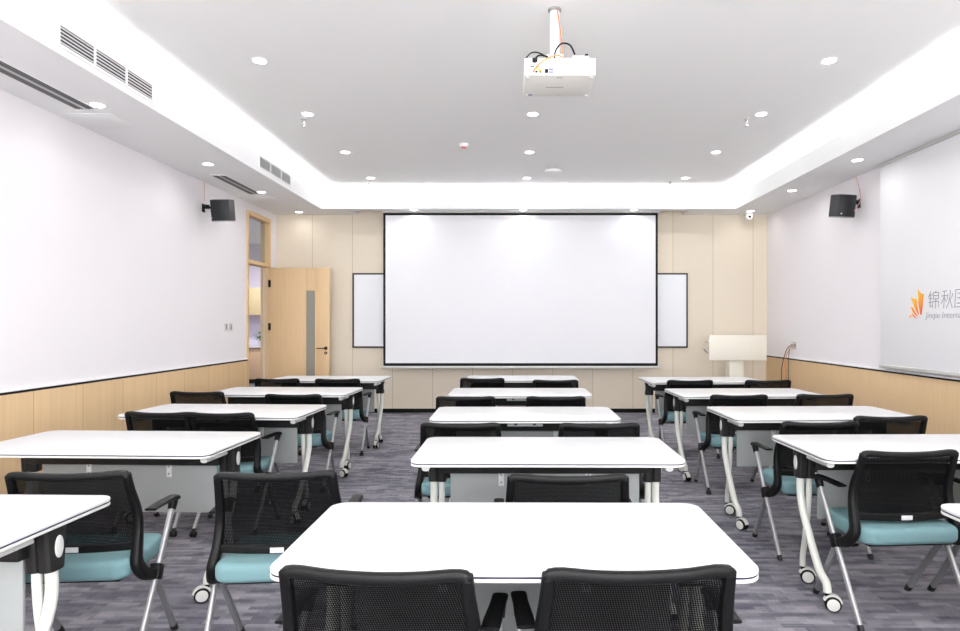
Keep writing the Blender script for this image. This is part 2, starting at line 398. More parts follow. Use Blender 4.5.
def soffit_grille(y0, y1, label):
    r = thing('slot_diffuser', (-3.265, (y0+y1)/2, ZS), 0, label, 'air vent', 'left soffit slot diffusers')
    h = (y1-y0)/2; w_ = .09
    f = MB(); f.box(-w_, w_, -h, -h+.014, -.007, 0, MT['bulk']); f.box(-w_, w_, h-.014, h, -.007, 0, MT['bulk'])
    f.box(-w_, -w_+.014, -h+.014, h-.014, -.007, 0, MT['bulk']); f.box(w_-.014, w_, -h+.014, h-.014, -.007, 0, MT['bulk'])
    f.build('frame', r)
    MB().box(-w_+.014, w_-.014, -h+.014, h-.014, -.0015, -.0005, MT['grille']).build('backing', r)
    s = MB()
    for x in (-.052, -.026, .026, .052): s.box(x-.004, x+.004, -h+.014, h-.014, -.006, -.0015, MT['greyleg'])
    s.box(-.009, .009, -h+.014, h-.014, -.0065, -.0015, MT['slat'])
    s.build('slats', r)
soffit_grille(3.75, 4.90, 'long grey slot diffuser in the left soffit, cut by the picture edge')
soffit_grille(7.06, 8.12, 'short grey slot diffuser in the left soffit near the wall speaker')
for y0, y1, lb in ((4.99, 5.38, 'square ceiling access panel outlined in the left soffit past the long diffuser'), (8.2, 8.56, 'square ceiling access panel outlined in the left soffit above the speaker and door')):
    m = MB(); m.box(-3.53, -3.14, y0, y1, -.003, 0, MT['bulk'], .001)
    g = m.build('access_panel'); g.location = (0, 0, ZS); tag(g, lb, 'access panel', 'soffit access panels')

# sprinklers, detectors
def sprinkler(x, y, label):
    r = thing('sprinkler', (x, y, ZC), 0, label, 'sprinkler', 'ceiling sprinklers')
    MB().lathe([(.028, 0), (.028, -.006), (.012, -.01)], 0, 0, MT['slat'], 16).build('cover_plate', r)
    MB().cyl((0, 0, -.005), (0, 0, -.045), .009, MT['silver'], 10).sweep([(.009, 0, -.045), (.014, 0, -.058), (.004, 0, -.07)], .002, .002, MT['silver'], (0, 1, 0), 6).sweep([(-.009, 0, -.045), (-.014, 0, -.058), (-.004, 0, -.07)], .002, .002, MT['silver'], (0, 1, 0), 6).lathe([(.018, -.07), (.018, -.073)], 0, 0, MT['silver'], 12).build('head', r)
sprinkler(-2.0, 6.1, 'small chrome sprinkler head hanging on the ceiling left, beside the second left downlight')
sprinkler(2.22, 6.1, 'small chrome sprinkler head hanging on the ceiling right, beside the second right downlight')
sprinkler(-2.0, 8.85, 'small far sprinkler head on the ceiling left, near the glowing far cove')
sprinkler(2.165, 8.85, 'small far sprinkler head on the ceiling right, near the glowing far cove')
r = thing('smoke_detector', (-.54, 6.97, ZC), 0, 'small round smoke detector with pinkish lens on the middle ceiling', 'smoke detector')
MB().lathe([(.05, 0), (.05, -.012), (.04, -.03), (.02, -.036)], 0, 0, MT['bulk']).build('housing', r)
MB().lathe([(.032, -.0335), (.026, -.046), (.01, -.05)], 0, 0, MT['red'], 16).build('lens', r)
r = thing('ceiling_sensor', (.5, 8.1, ZC), 0, 'wide shallow white sensor puck on the ceiling before the far cove', 'ceiling sensor')
MB().lathe([(.08, 0), (.08, -.012), (.105, -.016), (.105, -.05), (.09, -.058)], 0, 0, MT['bulk']).build('housing', r)
MB().lathe([(.081, -.002), (.081, -.011)], 0, 0, MT['greymark']).build('shadow_gap', r)

# security camera
r = thing('dome_camera', (3.50, 9.5, ZS), 0, 'small white dome security camera under the far right soffit corner', 'security camera')
MB().lathe([(.055, 0), (.055, -.02), (.05, -.028)], 0, 0, MT['bulk']).build('base', r)
MB().lathe([(.05, -.028), (.052, -.06), (.045, -.085), (.028, -.105), (.008, -.112)], 0, 0, MT['bulk']).build('housing', r)
MB().cyl((-.01, -.04, -.06), (-.012, -.056, -.066), .017, MT['black'], 14).build('lens', r)

# ------------------------------------------------------------------ doorway
fr = MB(); cw = .055; pr = .014
fr.box(XL-WT-.01, XL+pr, DY0, DY0+cw, 0, DZ, MT['woodx'], .003); fr.box(XL-WT-.01, XL+pr, DY1-cw, DY1, 0, DZ, MT['woodx'], .003)
fr.box(XL-WT-.01, XL+pr, DY0+cw, DY1-cw, DZ-cw, DZ, MT['woodx'], .003); fr.box(XL-WT-.01, XL+pr, DY0+cw, DY1-cw, 2.165, 2.215, MT['woodx'], .003)
fr.box(XL-WT+.03, XL-WT+.05, DY1-cw-.012, DY1-cw, 0, 2.165, MT['edge'])
dr = thing('door_frame', (0, 0, 0)); dr.name = 'door_1'; dr['kind'] = 'structure'
f_ = fr.build('door_frame', dr)
MB().box(XL-.06, XL-.054, DY0+cw, DY1-cw, 2.215, DZ-cw, MT['glass']).build('transom_glass', dr)
# the door leaf, standing open almost parallel to the far wall
lf = thing('door_leaf', (XL+.018, DY1-.06, 0), math.radians(1.2), 'light oak door leaf standing open, with a tall narrow glass pane', 'door')
LW = .875; vx0, vx1, vz0, vz1 = .525, .672, .30, 1.835
d = MB()
d.box(.0, vx0, -.02, .02, .012, 2.16, MT['wood'], .002); d.box(vx1, LW, -.02, .02, .012, 2.16, MT['wood'], .002)
d.box(vx0, vx1, -.02, .02, vz1, 2.16, MT['wood']); d.box(vx0, vx1, -.02, .02, .012, vz0, MT['wood']); d.build('panel', lf)
t = MB()
t.box(vx0-.012, vx0+.008, -.026, .026, vz0-.012, vz1+.012, MT['woodx'], .002); t.box(vx1-.008, vx1+.012, -.026, .026, vz0-.012, vz1+.012, MT['woodx'], .002)
t.box(vx0+.008, vx1-.008, -.026, .026, vz1-.008, vz1+.012, MT['woodx'], .002); t.box(vx0+.008, vx1-.008, -.026, .026, vz0-.012, vz0+.008, MT['woodx'], .002)
t.build('pane_frame', lf)
MB().box(vx0+.008, vx1-.008, -.004, .004, vz0+.008, vz1-.008, MT['frost']).build('glass_pane', lf)
h = MB(); h.cyl((.822, -.02, .985), (.822, -.03, .985), .026, MT['black'], 20, bev=.002); h.cyl((.822, -.03, .985), (.822, -.07, .985), .01, MT['black'], 12)
h.sweep([(.822, -.065, .985), (.78, -.067, .985), (.70, -.065, .983)], .008, .009, MT['black'], (0, 0, 1), 10)
h.build('lever_handle', lf)
MB().cyl((.822, -.02, .915), (.822, -.028, .915), .022, MT['black'], 20, bev=.002).cyl((.822, -.028, .915), (.822, -.031, .915), .008, MT['silver'], 12).build('keyhole_plate', lf)
for z in (1.30, 1.93):
    hb = MB(); hb.cyl((-.003, -.032, z-.055), (-.003, -.032, z+.055), .008, MT['black'], 10)
    hb.box(-.013, .0, -.03, -.0245, z-.05, z+.05, MT['black']); hb.box(.0, .022, -.0245, -.0205, z-.05, z+.05, MT['black'])
    hb.build('hinge', lf)

# pantry beyond the doorway
px0, py1 = -8.6, 14.9
struct('wall_pantry', MB().box(px0, XL-WT, py1, py1+.1, 0, 3.3, MT['lilac']).box(px0-.1, px0, 5.5, py1, 0, 3.3, MT['lilac']).box(px0, XL-WT, 5.4, 5.5, 0, 3.3, MT['lilac'])
       .box(XL-WT-.02, XL-WT, YB+.2, py1, 0, 3.3, MT['lilac']))
struct('ceiling_pantry', MB().box(px0, XL-WT, 5.4, py1+.1, 3.2, 3.3, MT['ceil']))
for x, y in ((-5.0, 11.0), (-5.6, 13.2), (-6.6, 9.0)): lamp(x, y, 3.19, 110)
r = thing('base_cabinet', (-6.1, 14.28, 0), 0, 'oak base cabinet seen through the doorway below the pale counter', 'cabinet')
MB().box(-1.2, 1.2, 0, .6, .1, .80, MT['cab2']).box(-1.2, 1.2, .05, .6, 0, .1, MT['dark']).build('body', r)
for k in range(4): MB().box(-1.2+k*.6+.003, -.6+k*.6-.003, -.02, 0, .105, .795, MT['cab2'], .002).build('door', r)
tag(MB().box(-7.32, -4.88, 14.22, 14.89, .80, .84, MT['white'], .004).build('worktop'), 'pale stone worktop on the base cabinet beyond the doorway', 'worktop')
r = thing('wall_cabinet', (-6.1, 14.5, 1.53), 0, 'pale wooden wall cabinet seen through the doorway above the counter', 'cabinet')
MB().box(-1.2, 1.2, 0, .39, 0, .62, MT['cab']).build('body', r)
for k in range(4): MB().box(-1.2+k*.6+.003, -.6+k*.6-.003, -.02, 0, .003, .617, MT['cab'], .002).build('door', r)
r = thing('potted_plant', (-5.70, 14.45, .84), 0, 'small leafy green potted plant on the worktop beyond the doorway', 'plant')
MB().lathe([(.05, 0), (.07, .12), (.062, .12), (.05, .10)], 0, 0, MT['white'], 16).build('pot', r)
m = MB()
for k in range(60):
    a = random.uniform(0, 2*PI); e = random.uniform(.1, 1.4); R = random.uniform(.08, .19)
    c = Vector((R*math.cos(a)*math.cos(e), R*math.sin(a)*math.cos(e), .12+R*math.sin(e)*1.1)); s_ = .035
    u = Vector((math.cos(a), math.sin(a), .3))*s_; v = Vector((-math.sin(a), math.cos(a), random.uniform(-.4, .4)))*s_*.5
    n_ = Vector((0, 0, .003))
    m.add([c-u, c+v, c+u, c-v, c+n_*3], [[0, 1, 4], [1, 2, 4], [2, 3, 4], [3, 0, 4], [3, 2, 1, 0]], MT['leaf'])
    m.sweep([(0, 0, .10), c*.6+Vector((0, 0, .04)), c-u], .0015, .0015, MT['leaf'], seg=4)
m.build('foliage', r)

# light switches
for k, (y, lb) in enumerate(((7.985, 'left one of the two white light switches on the left wall'), (8.115, 'right one of the two white light switches on the left wall'))):
    r = thing('light_switch', (XL, y, 1.305), 0, lb, 'light switch', 'light switches beside the door')
    MB().box(0, .008, -.043, .043, -.043, .043, MT['edge'], .002).build('plate', r)
    MB().box(.008, .011, -.013, .013, -.03, .03, MT['greymark'], .001).build('rocker', r)

# ------------------------------------------------------------------ far wall
s_ = 640/9.40
def sx(px, s=s_): return (px-VX)/s
def sz(py, s=s_): return EYE-(py-VY)/s
r = thing('projection_screen', (0, 9.40, 0), 0, 'large white projection screen with black border hanging before the far wall', 'projection screen')
x0, x1 = sx(383.3), sx(657.8); zb, zt = sz(366), 2.97; bw = .042
m = MB(); m.box(x0, x1, -.002, 0, zt-.035, zt, MT['black']).box(x0, x1, -.002, 0, zb, zb+bw, MT['black']).box(x0, x0+bw*.8, -.002, 0, zb+bw, zt-.035, MT['black']).box(x1-bw*.8, x1, -.002, 0, zb+bw, zt-.035, MT['black'])
m.build('black_border', r)
MB().box(x0+bw*.8, x1-bw*.8, -.002, 0, zb+bw, zt-.035, MT['screen']).build('fabric', r)
MB().box(x0-.03, x1+.04, -.014, .012, zb-.035, zb, MT['edge'], .005).build('bottom_bar', r)
MB().box(x0-.03, x1+.04, -.04, .04, zt, 3.055, MT['edge'], .005).build('casing', r)
s2 = 640/9.64
r = thing('whiteboard', (0, 9.68, 0), 0, 'long wall whiteboard whose ends show left and right behind the projection screen', 'whiteboard')
x0, x1, z0, z1 = sx(352.3, s2), sx(688, s2), sz(347.8, s2), sz(273, s2)
MB().box(x0+.02, x1-.02, -.025, 0, z0+.02, z1-.02, MT['board']).build('panel', r)
m = MB(); m.box(x0, x0+.022, -.034, 0, z0, z1, MT['dark'], .003).box(x1-.022, x1, -.034, 0, z0, z1, MT['dark'], .003)
m.box(x0+.022, x1-.022, -.034, 0, z0, z0+.022, MT['dark'], .003).box(x0+.022, x1-.022, -.034, 0, z1-.022, z1, MT['dark'], .003).build('frame', r)

# lectern
s3 = 640/8.9
r = thing('lectern', (sx(738, s3), 8.9, 0), 0, 'cream lectern with wide front panel on a narrow column, in the far right corner', 'lectern')
hw = 28.6/s3
MB().box(-hw, hw, 0, .02, sz(360.3, s3), sz(335.3, s3), MT['cream'], .003).build('front_panel', r)
MB().box(-hw+.03, hw-.03, .02, .30, 1.08, 1.10, MT['cream'], .002).build('desk_top', r)
MB().box(-.095, .10, .06, .24, .03, 1.08, MT['cream'], .004).build('column', r)
MB().box(-.30, .25, .02, .45, 0, .03, MT['cream'], .006).build('base_plate', r)
m = MB(); m.box(-hw-.075, -hw, .03, .12, .985, .997, MT['edge'], .002).sweep([(-hw, .07, .94), (-hw-.03, .07, .95), (-hw-.05, .07, .985)], .008, .008, MT['greyleg'], (0, 1, 0), 8)
tag(m.build('side_bracket', r), 'small fold-out side shelf bracket', None)

# wall socket and cables on the right wall
r = thing('wall_socket', (XR, 8.73, 1.05), 0, 'white socket plate on the right wall with cables hanging beside it', 'socket')
MB().box(-.010, 0, -.075, .075, -.05, .05, MT['edge'], .002).build('plate', r)
MB().box(-.012, -.010, -.055, -.01, -.02, .02, MT['greymark']).build('outlet', r)
def cable(name, pts, rad, m, label, cat='cable', parent=None, group=None):
    o = MB().sweep(pts, rad, rad, m, (0, .3, 1), 6, sub=5).build(name, parent)
    if not parent: tag(o, label, cat, group)
    return o
cable('cable', [(XR-.02, 8.76, 1.06), (XR-.06, 8.85, .98), (XR-.07, 8.98, .72), (XR-.05, 9.02, .40), (XR-.06, 9.05, .01)], .005, MT['black'], 'black cable curving down the right wall from the socket', group='cables at the right wall')
cable('cable', [(XR-.022, 8.72, 1.06), (XR-.05, 8.88, .9), (XR-.06, 8.93, .55), (XR-.05, 8.78, .2), (XR-.06, 8.72, .01)], .005, MT['orange'], 'orange cable looping down the right wall from the socket', group='cables at the right wall')
cable('cable', [(XR-.024, 8.84, 1.0), (XR-.04, 8.84, .8), (XR-.04, 8.82, .4), (XR-.06, 8.83, .01)], .004, MT['dark'], 'straight dark cable hanging down the right wall', group='cables at the right wall')

# ------------------------------------------------------------------ right wall banner with logo
r = thing('wall_banner', (XR-.045, 0, 0), 0, 'large white roll-down banner with orange petal logo on the right wall', 'banner')
BY1 = 6.60; BY0 = 1.8
MB().box(-.006, 0, BY0, BY1, .93, 2.96, MT['banner'], .001).build('sheet', r)
MB().box(-.02, .014, BY0-.02, BY1+.01, .895, .93, MT['edge'], .008).build('bottom_bar', r)
MB().box(-.03, .044, BY0-.02, BY1+.01, 2.96, 2.989, MT['edge'], .004).build('roller_casing', r)
# logo: right wall seen from inside; writing runs towards the camera (−Y)
def wallY(px): return F*(XR-.05)/(px-VX)
def wallZ(px, py): return EYE-(py-VY)*wallY(px)/F
LGO = (wallY(921.0), wallZ(921, 318.5))
lg = bpy.data.objects.new('logo', None); C.objects.link(lg); lg.parent = r
lg.location = (-.0075, LGO[0], LGO[1]); lg.name = 'logo'
def petal(pts_px, name='petal'):
    P = []
    for x, y in pts_px:
        Y = wallY(x); P.append((0, Y-LGO[0], wallZ(x, y)-LGO[1]))
    n = len(P); vs = P+[(-.0015, p[1], p[2]) for p in P]
    fs = [list(range(n)), [n+k for k in range(n)][::-1]]+[[k, (k+1) % n, n+(k+1) % n, n+k] for k in range(n)]
    m = MB(); m.add(vs, fs, MT['petal']); return m.build(name, lg)
def cz(x, y): return (890+x/9.014, 270+y/9.014)
for pl in ([(257, 165), (266, 192), (284, 212), (308, 216), (302, 270), (296, 330), (287, 405), (276, 400), (262, 330), (255, 250)],
           [(192, 238), (208, 256), (222, 264), (240, 258), (246, 310), (254, 355), (264, 405), (244, 380), (222, 330), (203, 285)],
           [(183, 323), (193, 332), (206, 330), (222, 362), (238, 390), (258, 424), (234, 408), (208, 378)],
           [(196, 386), (206, 392), (222, 410), (250, 436), (226, 428), (206, 412)],
           [(176, 430), (190, 402), (200, 414), (188, 428)]):
    petal([cz(*p) for p in pl])
def stroke_chars(chars, y_start_px, mats, parent, wpx):
    pass
def text(body, h, y0, z0, name, off, shear, xs=1.0):
    cu = bpy.data.curves.new(name, 'FONT'); cu.body = body; cu.size = h; cu.extrude = .0006; cu.offset = off; cu.shear = shear
    t = bpy.data.objects.new(name, cu); C.objects.link(t)
    dg = bpy.context.evaluated_depsgraph_get(); dg.update()
    me = bpy.data.meshes.new_from_object(t.evaluated_get(dg)); C.objects.unlink(t); bpy.data.objects.remove(t)
    me.materials.clear(); me.materials.append(MT['ink'])
    for v in me.vertices: v.co = Vector((-v.co.z-.001, -v.co.x*xs, v.co.y))
    me.flip_normals()
    o = bpy.data.objects.new(name, me); C.objects.link(o); o.parent = r; o.location = (-.007, y0, z0); return o
# the four large characters drawn in thin even strokes (unit box, x right, y up, slanted)
CH = {
 'jin': [[(.02,.68),(.20,.98)],[(.08,.80),(.36,.80)],[(.06,.58),(.34,.58)],[(.06,.36),(.34,.36)],[(.20,.80),(.20,.10),(.34,.16)],
         [(.68,1),(.58,.92)],[(.46,.92),(.94,.92),(.94,.55),(.46,.55),(.46,.92)],[(.46,.74),(.94,.74)],[(.44,.40),(.98,.40),(.98,.08)],[(.44,.40),(.44,.04)],[(.71,.55),(.71,0)]],
 'qiu': [[(.12,.96),(.44,.98)],[(.04,.70),(.50,.70)],[(.27,.97),(.27,0)],[(.27,.66),(.04,.26)],[(.27,.60),(.48,.36)],
         [(.58,.78),(.54,.50)],[(.98,.80),(.90,.56)],[(.76,1),(.76,.62),(.68,.3),(.50,0)],[(.76,.60),(.84,.28),(1,0)]],
 'guo': [[(.04,0),(.04,1),(.98,1),(.98,.04),(.04,.04)],[(.22,.80),(.80,.80)],[(.24,.54),(.78,.54)],[(.20,.24),(.82,.24)],[(.51,.80),(.51,.24)],[(.64,.44),(.72,.34)]],
 'ji': [[(.06,0),(.06,1),(.34,1),(.22,.66),(.34,.52),(.30,.30),(.10,.32)],[(.50,.94),(.92,.94)],[(.44,.66),(1,.66)],[(.72,.66),(.72,0),(.62,.06)],[(.56,.46),(.46,.16)],[(.86,.46),(.98,.16)]],
}
def draw_char(key, y0, z0, w_, h_, sh=.08):
    m = MB()
    for st in CH[key]:
        pts = [Vector((0, -(x*w_+y*h_*sh), y*h_)) for x, y in st]
        for a, b_ in zip(pts, pts[1:]):
            d_ = (b_-a).normalized(); n_ = Vector((0, d_.z, -d_.y))*.0032; a2 = a-d_*.003; b2 = b_+d_*.003
            vs = [a2+n_, b2+n_, b2-n_, a2-n_]; vs += [v+Vector((-.001, 0, 0)) for v in vs]
            m.add(vs, [[0, 1, 2, 3], [7, 6, 5, 4], [0, 4, 5, 1], [1, 5, 6, 2], [2, 6, 7, 3], [3, 7, 4, 0]], MT['ink'])
    o = m.build('character', r); o.location = (-.007, y0, z0)
zt0 = wallZ(928, 308.5)
cy = wallY(928.0); cwd = .150; chh = .152
for k, key in enumerate(('jin', 'qiu', 'guo', 'ji')): draw_char(key, cy-k*.176, zt0, cwd, chh)
text('Jinqiu International', .082, wallY(926), wallZ(926, 318.2), 'lettering', -.0016, .15, 1.08)

# groove line on wall beside the banner
struct('trim_8', MB().box(XR-.004, XR, 6.68, 6.69, WZ+.02, ZS, MT['ceil']))

# ------------------------------------------------------------------ wall speakers
def speaker(x, y, z, side, rz, label):
    r = thing('wall_speaker', (x, y, z), 0, label, 'speaker', 'black wall speakers')
    # cabinet: back flat, front curved, turned into the room
    cab = bpy.data.objects.new('cabinet', None)
    pts = []
    W2 = .112
    for k in range(11):
        t = -1+2*k/10; pts.append((t*W2, -.09-.035*(1-t*t)))
    pts += [(W2*.82, .07), (-W2*.82, .07)]
    q = Matrix.Translation((side*(.245 if side > 0 else .20), 0, -.02)) @ Matrix.Rotation(rz, 4, 'Z') @ Matrix.Rotation(math.radians(9), 4, 'X')
    MB().prism(pts, -.115, .115, MT['speaker'], .004, mx=q).build('cabinet', r)
    MB().prism([(p[0]*.99, p[1]*.97) for p in pts], -.125, -.1155, MT['greyleg'], .002, mx=q).build('base_trim', r)
    MB().prism([(p[0]*.99, p[1]*.97) for p in pts], .1155, .122, MT['dark'], .002, mx=q).build('top_trim', r)
    MB().box(-.098, -.085, -.128, -.118, -.092, -.078, MT['slat'], .001, mx=q @ Matrix.Translation((0, .0, 0))).build('badge', r)
    b = MB(); b.box(-.012 if side < 0 else 0, 0 if side < 0 else .012, -.03, .03, -.04, .055, MT['black'], .003)
    b.sweep([(0, 0, .02), (side*.06, 0, .02), (side*.14, .01, .0)], .014, .014, MT['black'], (0, 1, 0), 8); b.cyl((side*.05, 0, -.0), (side*.05, 0, .045), .022, MT['black'], 12)
    b.build('bracket', r)
speaker(XL, 7.40, 2.675, 1, math.radians(-4), 'black wall speaker high on the left wall before the doorway')
speaker(XR, 7.10, 2.67, -1, math.radians(14), 'black wall speaker high on the right wall near the banner')
cable('speaker_cable', [(XL+.005, 7.42, ZS), (XL+.006, 7.42, 2.85), (XL+.010, 7.40, 2.76)], .003, MT['pinkc'], 'thin pink cable running up from the left wall speaker', group='speaker cables')
cable('speaker_cable', [(XR-.01, 7.15, ZS), (XR-.03, 7.05, 2.86), (XR-.03, 7.02, 2.70), (XR-.10, 7.02, 2.58)], .004, MT['pinkc'], 'thin pink cable looping from the right soffit down to the right speaker', group='speaker cables')

# ------------------------------------------------------------------ projector
r = thing('projector', (.276, 3.80, 2.825), 0, 'white ceiling projector on a pole with cables at its back, top centre', 'projector')
pw, pd, ph = .212, .36, .103
MB().box(-pw, pw, 0, pd, 0, ph, MT['proj'], .006).build('housing', r)
m = MB(); m.box(-pw+.028, -pw+.235, -.002, .001, .012, .062, MT['slat'])
for x, z, w_, h_, mm in ((-.165, .05, .02, .006, 'dark'), (-.13, .05, .008, .006, 'dark'), (-.14, .02, .012, .01, 'dark'), (-.115, .02, .012, .010, 'dark'), (-.052, .035, .028, .009, 'port'), (-.052, .018, .028, .009, 'port'), (-.018, .034, .007, .008, 'dark'), (-.018, .02, .007, .008, 'dark'), (.0, .018, .01, .005, 'greymark'), (.012, .018, .006, .004, 'greymark')):
    m.box(x-w_/2, x+w_/2, -.004, -.001, z-h_/2, z+h_/2, MT[mm])
m.build('port_panel', r)
m = MB()
for x, z, w_ in ((.095, .085, .01), (.12, .085, .01), (.09, .065, .004), (.10, .065, .004), (.115, .064, .01), (.16, .068, .026), (.155, .085, .04), (.165, .028, .02)):
    m.box(x-w_/2, x+w_/2, -.0012, .0005, z-.003, z+.003, MT['greymark'])
m.build('printed_marks', r)
m = MB(); m.box(-.075, .035, .19, .196, -.0012, .0005, MT['greymark']); m.box(-.02, .02, .035, .04, -.0012, .0005, MT['greymark']); m.box(-.185, -.155, .32, .335, -.0012, .0005, MT['port'])
for k in range(6): m.box(-.135+k*.03, -.118+k*.03, .325, .332, -.0012, .0005, MT['slat'])
m.build('underside_marks', r)
for x, y in ((-.19, .03), (.19, .03), (-.19, .33), (.19, .33)):
    MB().cyl((x, y, 0), (x, y, -.006), .010, MT['slat'], 12).build('foot', r)
mp = MB(); mp.box(-.085, .06, .08, .28, ph, ph+.014, MT['pole'], .003); mp.box(-.075, .03, .12, .24, ph+.014, ph+.075, MT['pole'], .006)
mp.build('mount', r)
mp = MB(); mp.cyl((-.02, .18, ph+.07), (-.02, .18, ZC-2.825-.006), .030, MT['pole'], 24); mp.build('pole', r)
MB().lathe([(.042, ZC-2.825), (.042, ZC-2.825-.010), (.032, ZC-2.825-.016)], -.02, .18, MT['greymark'], 20).build('ceiling_plate', r)
MB().box(.08, .175, .02, .12, ph, ph+.022, MT['pole'], .003).box(.15, .17, .01, .05, ph+.022, ph+.03, MT['black'], .002).build('receiver_box', r)
def pc(pts, rad, m, nm='cable'):
    return MB().sweep(pts, rad, rad, m, (0, 1, .2), 8, sub=6).build(nm, r)
pc([(-.03, .05, ph+.01), (-.025, .02, ph+.05), (.01, 0, ph+.085), (.06, 0, ph+.075), (.09, .02, ph+.028)], .005, MT['black'], 'black_cable')
pc([(-.15, -.012, .072), (-.148, -.02, .09), (-.12, -.01, ph+.012), (-.07, .02, ph+.014)], .005, MT['black'], 'black_cable')
pc([(-.205, .02, ph), (-.17, 0, ph+.03), (-.12, 0, ph+.028), (-.07, .03, ph+.01)], .004, MT['black'], 'black_cable')
MB().box(-.165, -.135, -.025, -.001, .074, .095, MT['black'], .003).build('power_plug', r)
MB().box(-.09, -.07, -.022, -.001, .012, .03, MT['black'], .003).build('video_plug', r)
pc([(-.16, -.006, .018), (-.13, -.03, .05), (-.08, -.03, .085), (-.02, -.02, ph+.008), (.02, .02, ph+.01)], .0045, MT['orange'], 'orange_cable')
pc([(.02, .12, ph+.02), (.025, .13, ph+.09), (.015, .14, ph+.2), (.0, .15, ph+.32), (-.01, .15, ZC-2.825-.01)], .0035, MT['orange'], 'orange_cable')
pc([(-.14, -.006, .04), (-.125, -.02, .028), (-.112, -.008, .02)], .004, MT['yellow'], 'yellow_cable')
pc([(-.08, -.02, .03), (-.08, -.03, .06), (-.05, -.02, ph)], .003, MT['slat'], 'white_cable')

# ------------------------------------------------------------------ tables
TWD = 1.235; TH = .740; TT = .026; TD = .62
def caster(lx, ly, ang, parent, big=.036):
    m = MB(); q = Matrix.Identity(4)
    tmp = MB()
    tmp.cyl((0, 0, big*2-.004), (0, 0, big*2+.016), .011, MT['black'], 12)
    for sx_ in (-1, 1):
        tmp.cyl((sx_*.006, -.022, big), (sx_*.024, -.022, big), big, MT['black'], 22, bev=.004)
        tmp.cyl((sx_*.0245, -.022, big), (sx_*.027, -.022, big), big*.78, MT['edge'], 22, bev=.001)
    tmp.cyl((-.025, -.022, big), (.025, -.022, big), .006, MT['edge'], 10)
    # hood between and over the wheels
    ps = []
    for k in range(7): a = math.radians(20+k*25); ps.append((0, -.022+big*1.07*math.cos(a), big+big*1.07*math.sin(a)))
    tmp.sweep(ps, .016, .006, MT['edge'], (1, 0, 0), 8, sq=.6)
    tmp.sweep([(0, 0, big*2+.002), (0, -.006, big*1.7), (0, -.015, big*1.2)], .012, .010, MT['edge'], (1, 0, 0), 8)
    m.v = [q @ v for v in tmp.v]; m.f = tmp.f; m.m = tmp.m; m.mats = tmp.mats
    o = m.build('caster', parent); o.location = (lx, ly, 0); o.rotation_euler = (0, 0, ang); return o
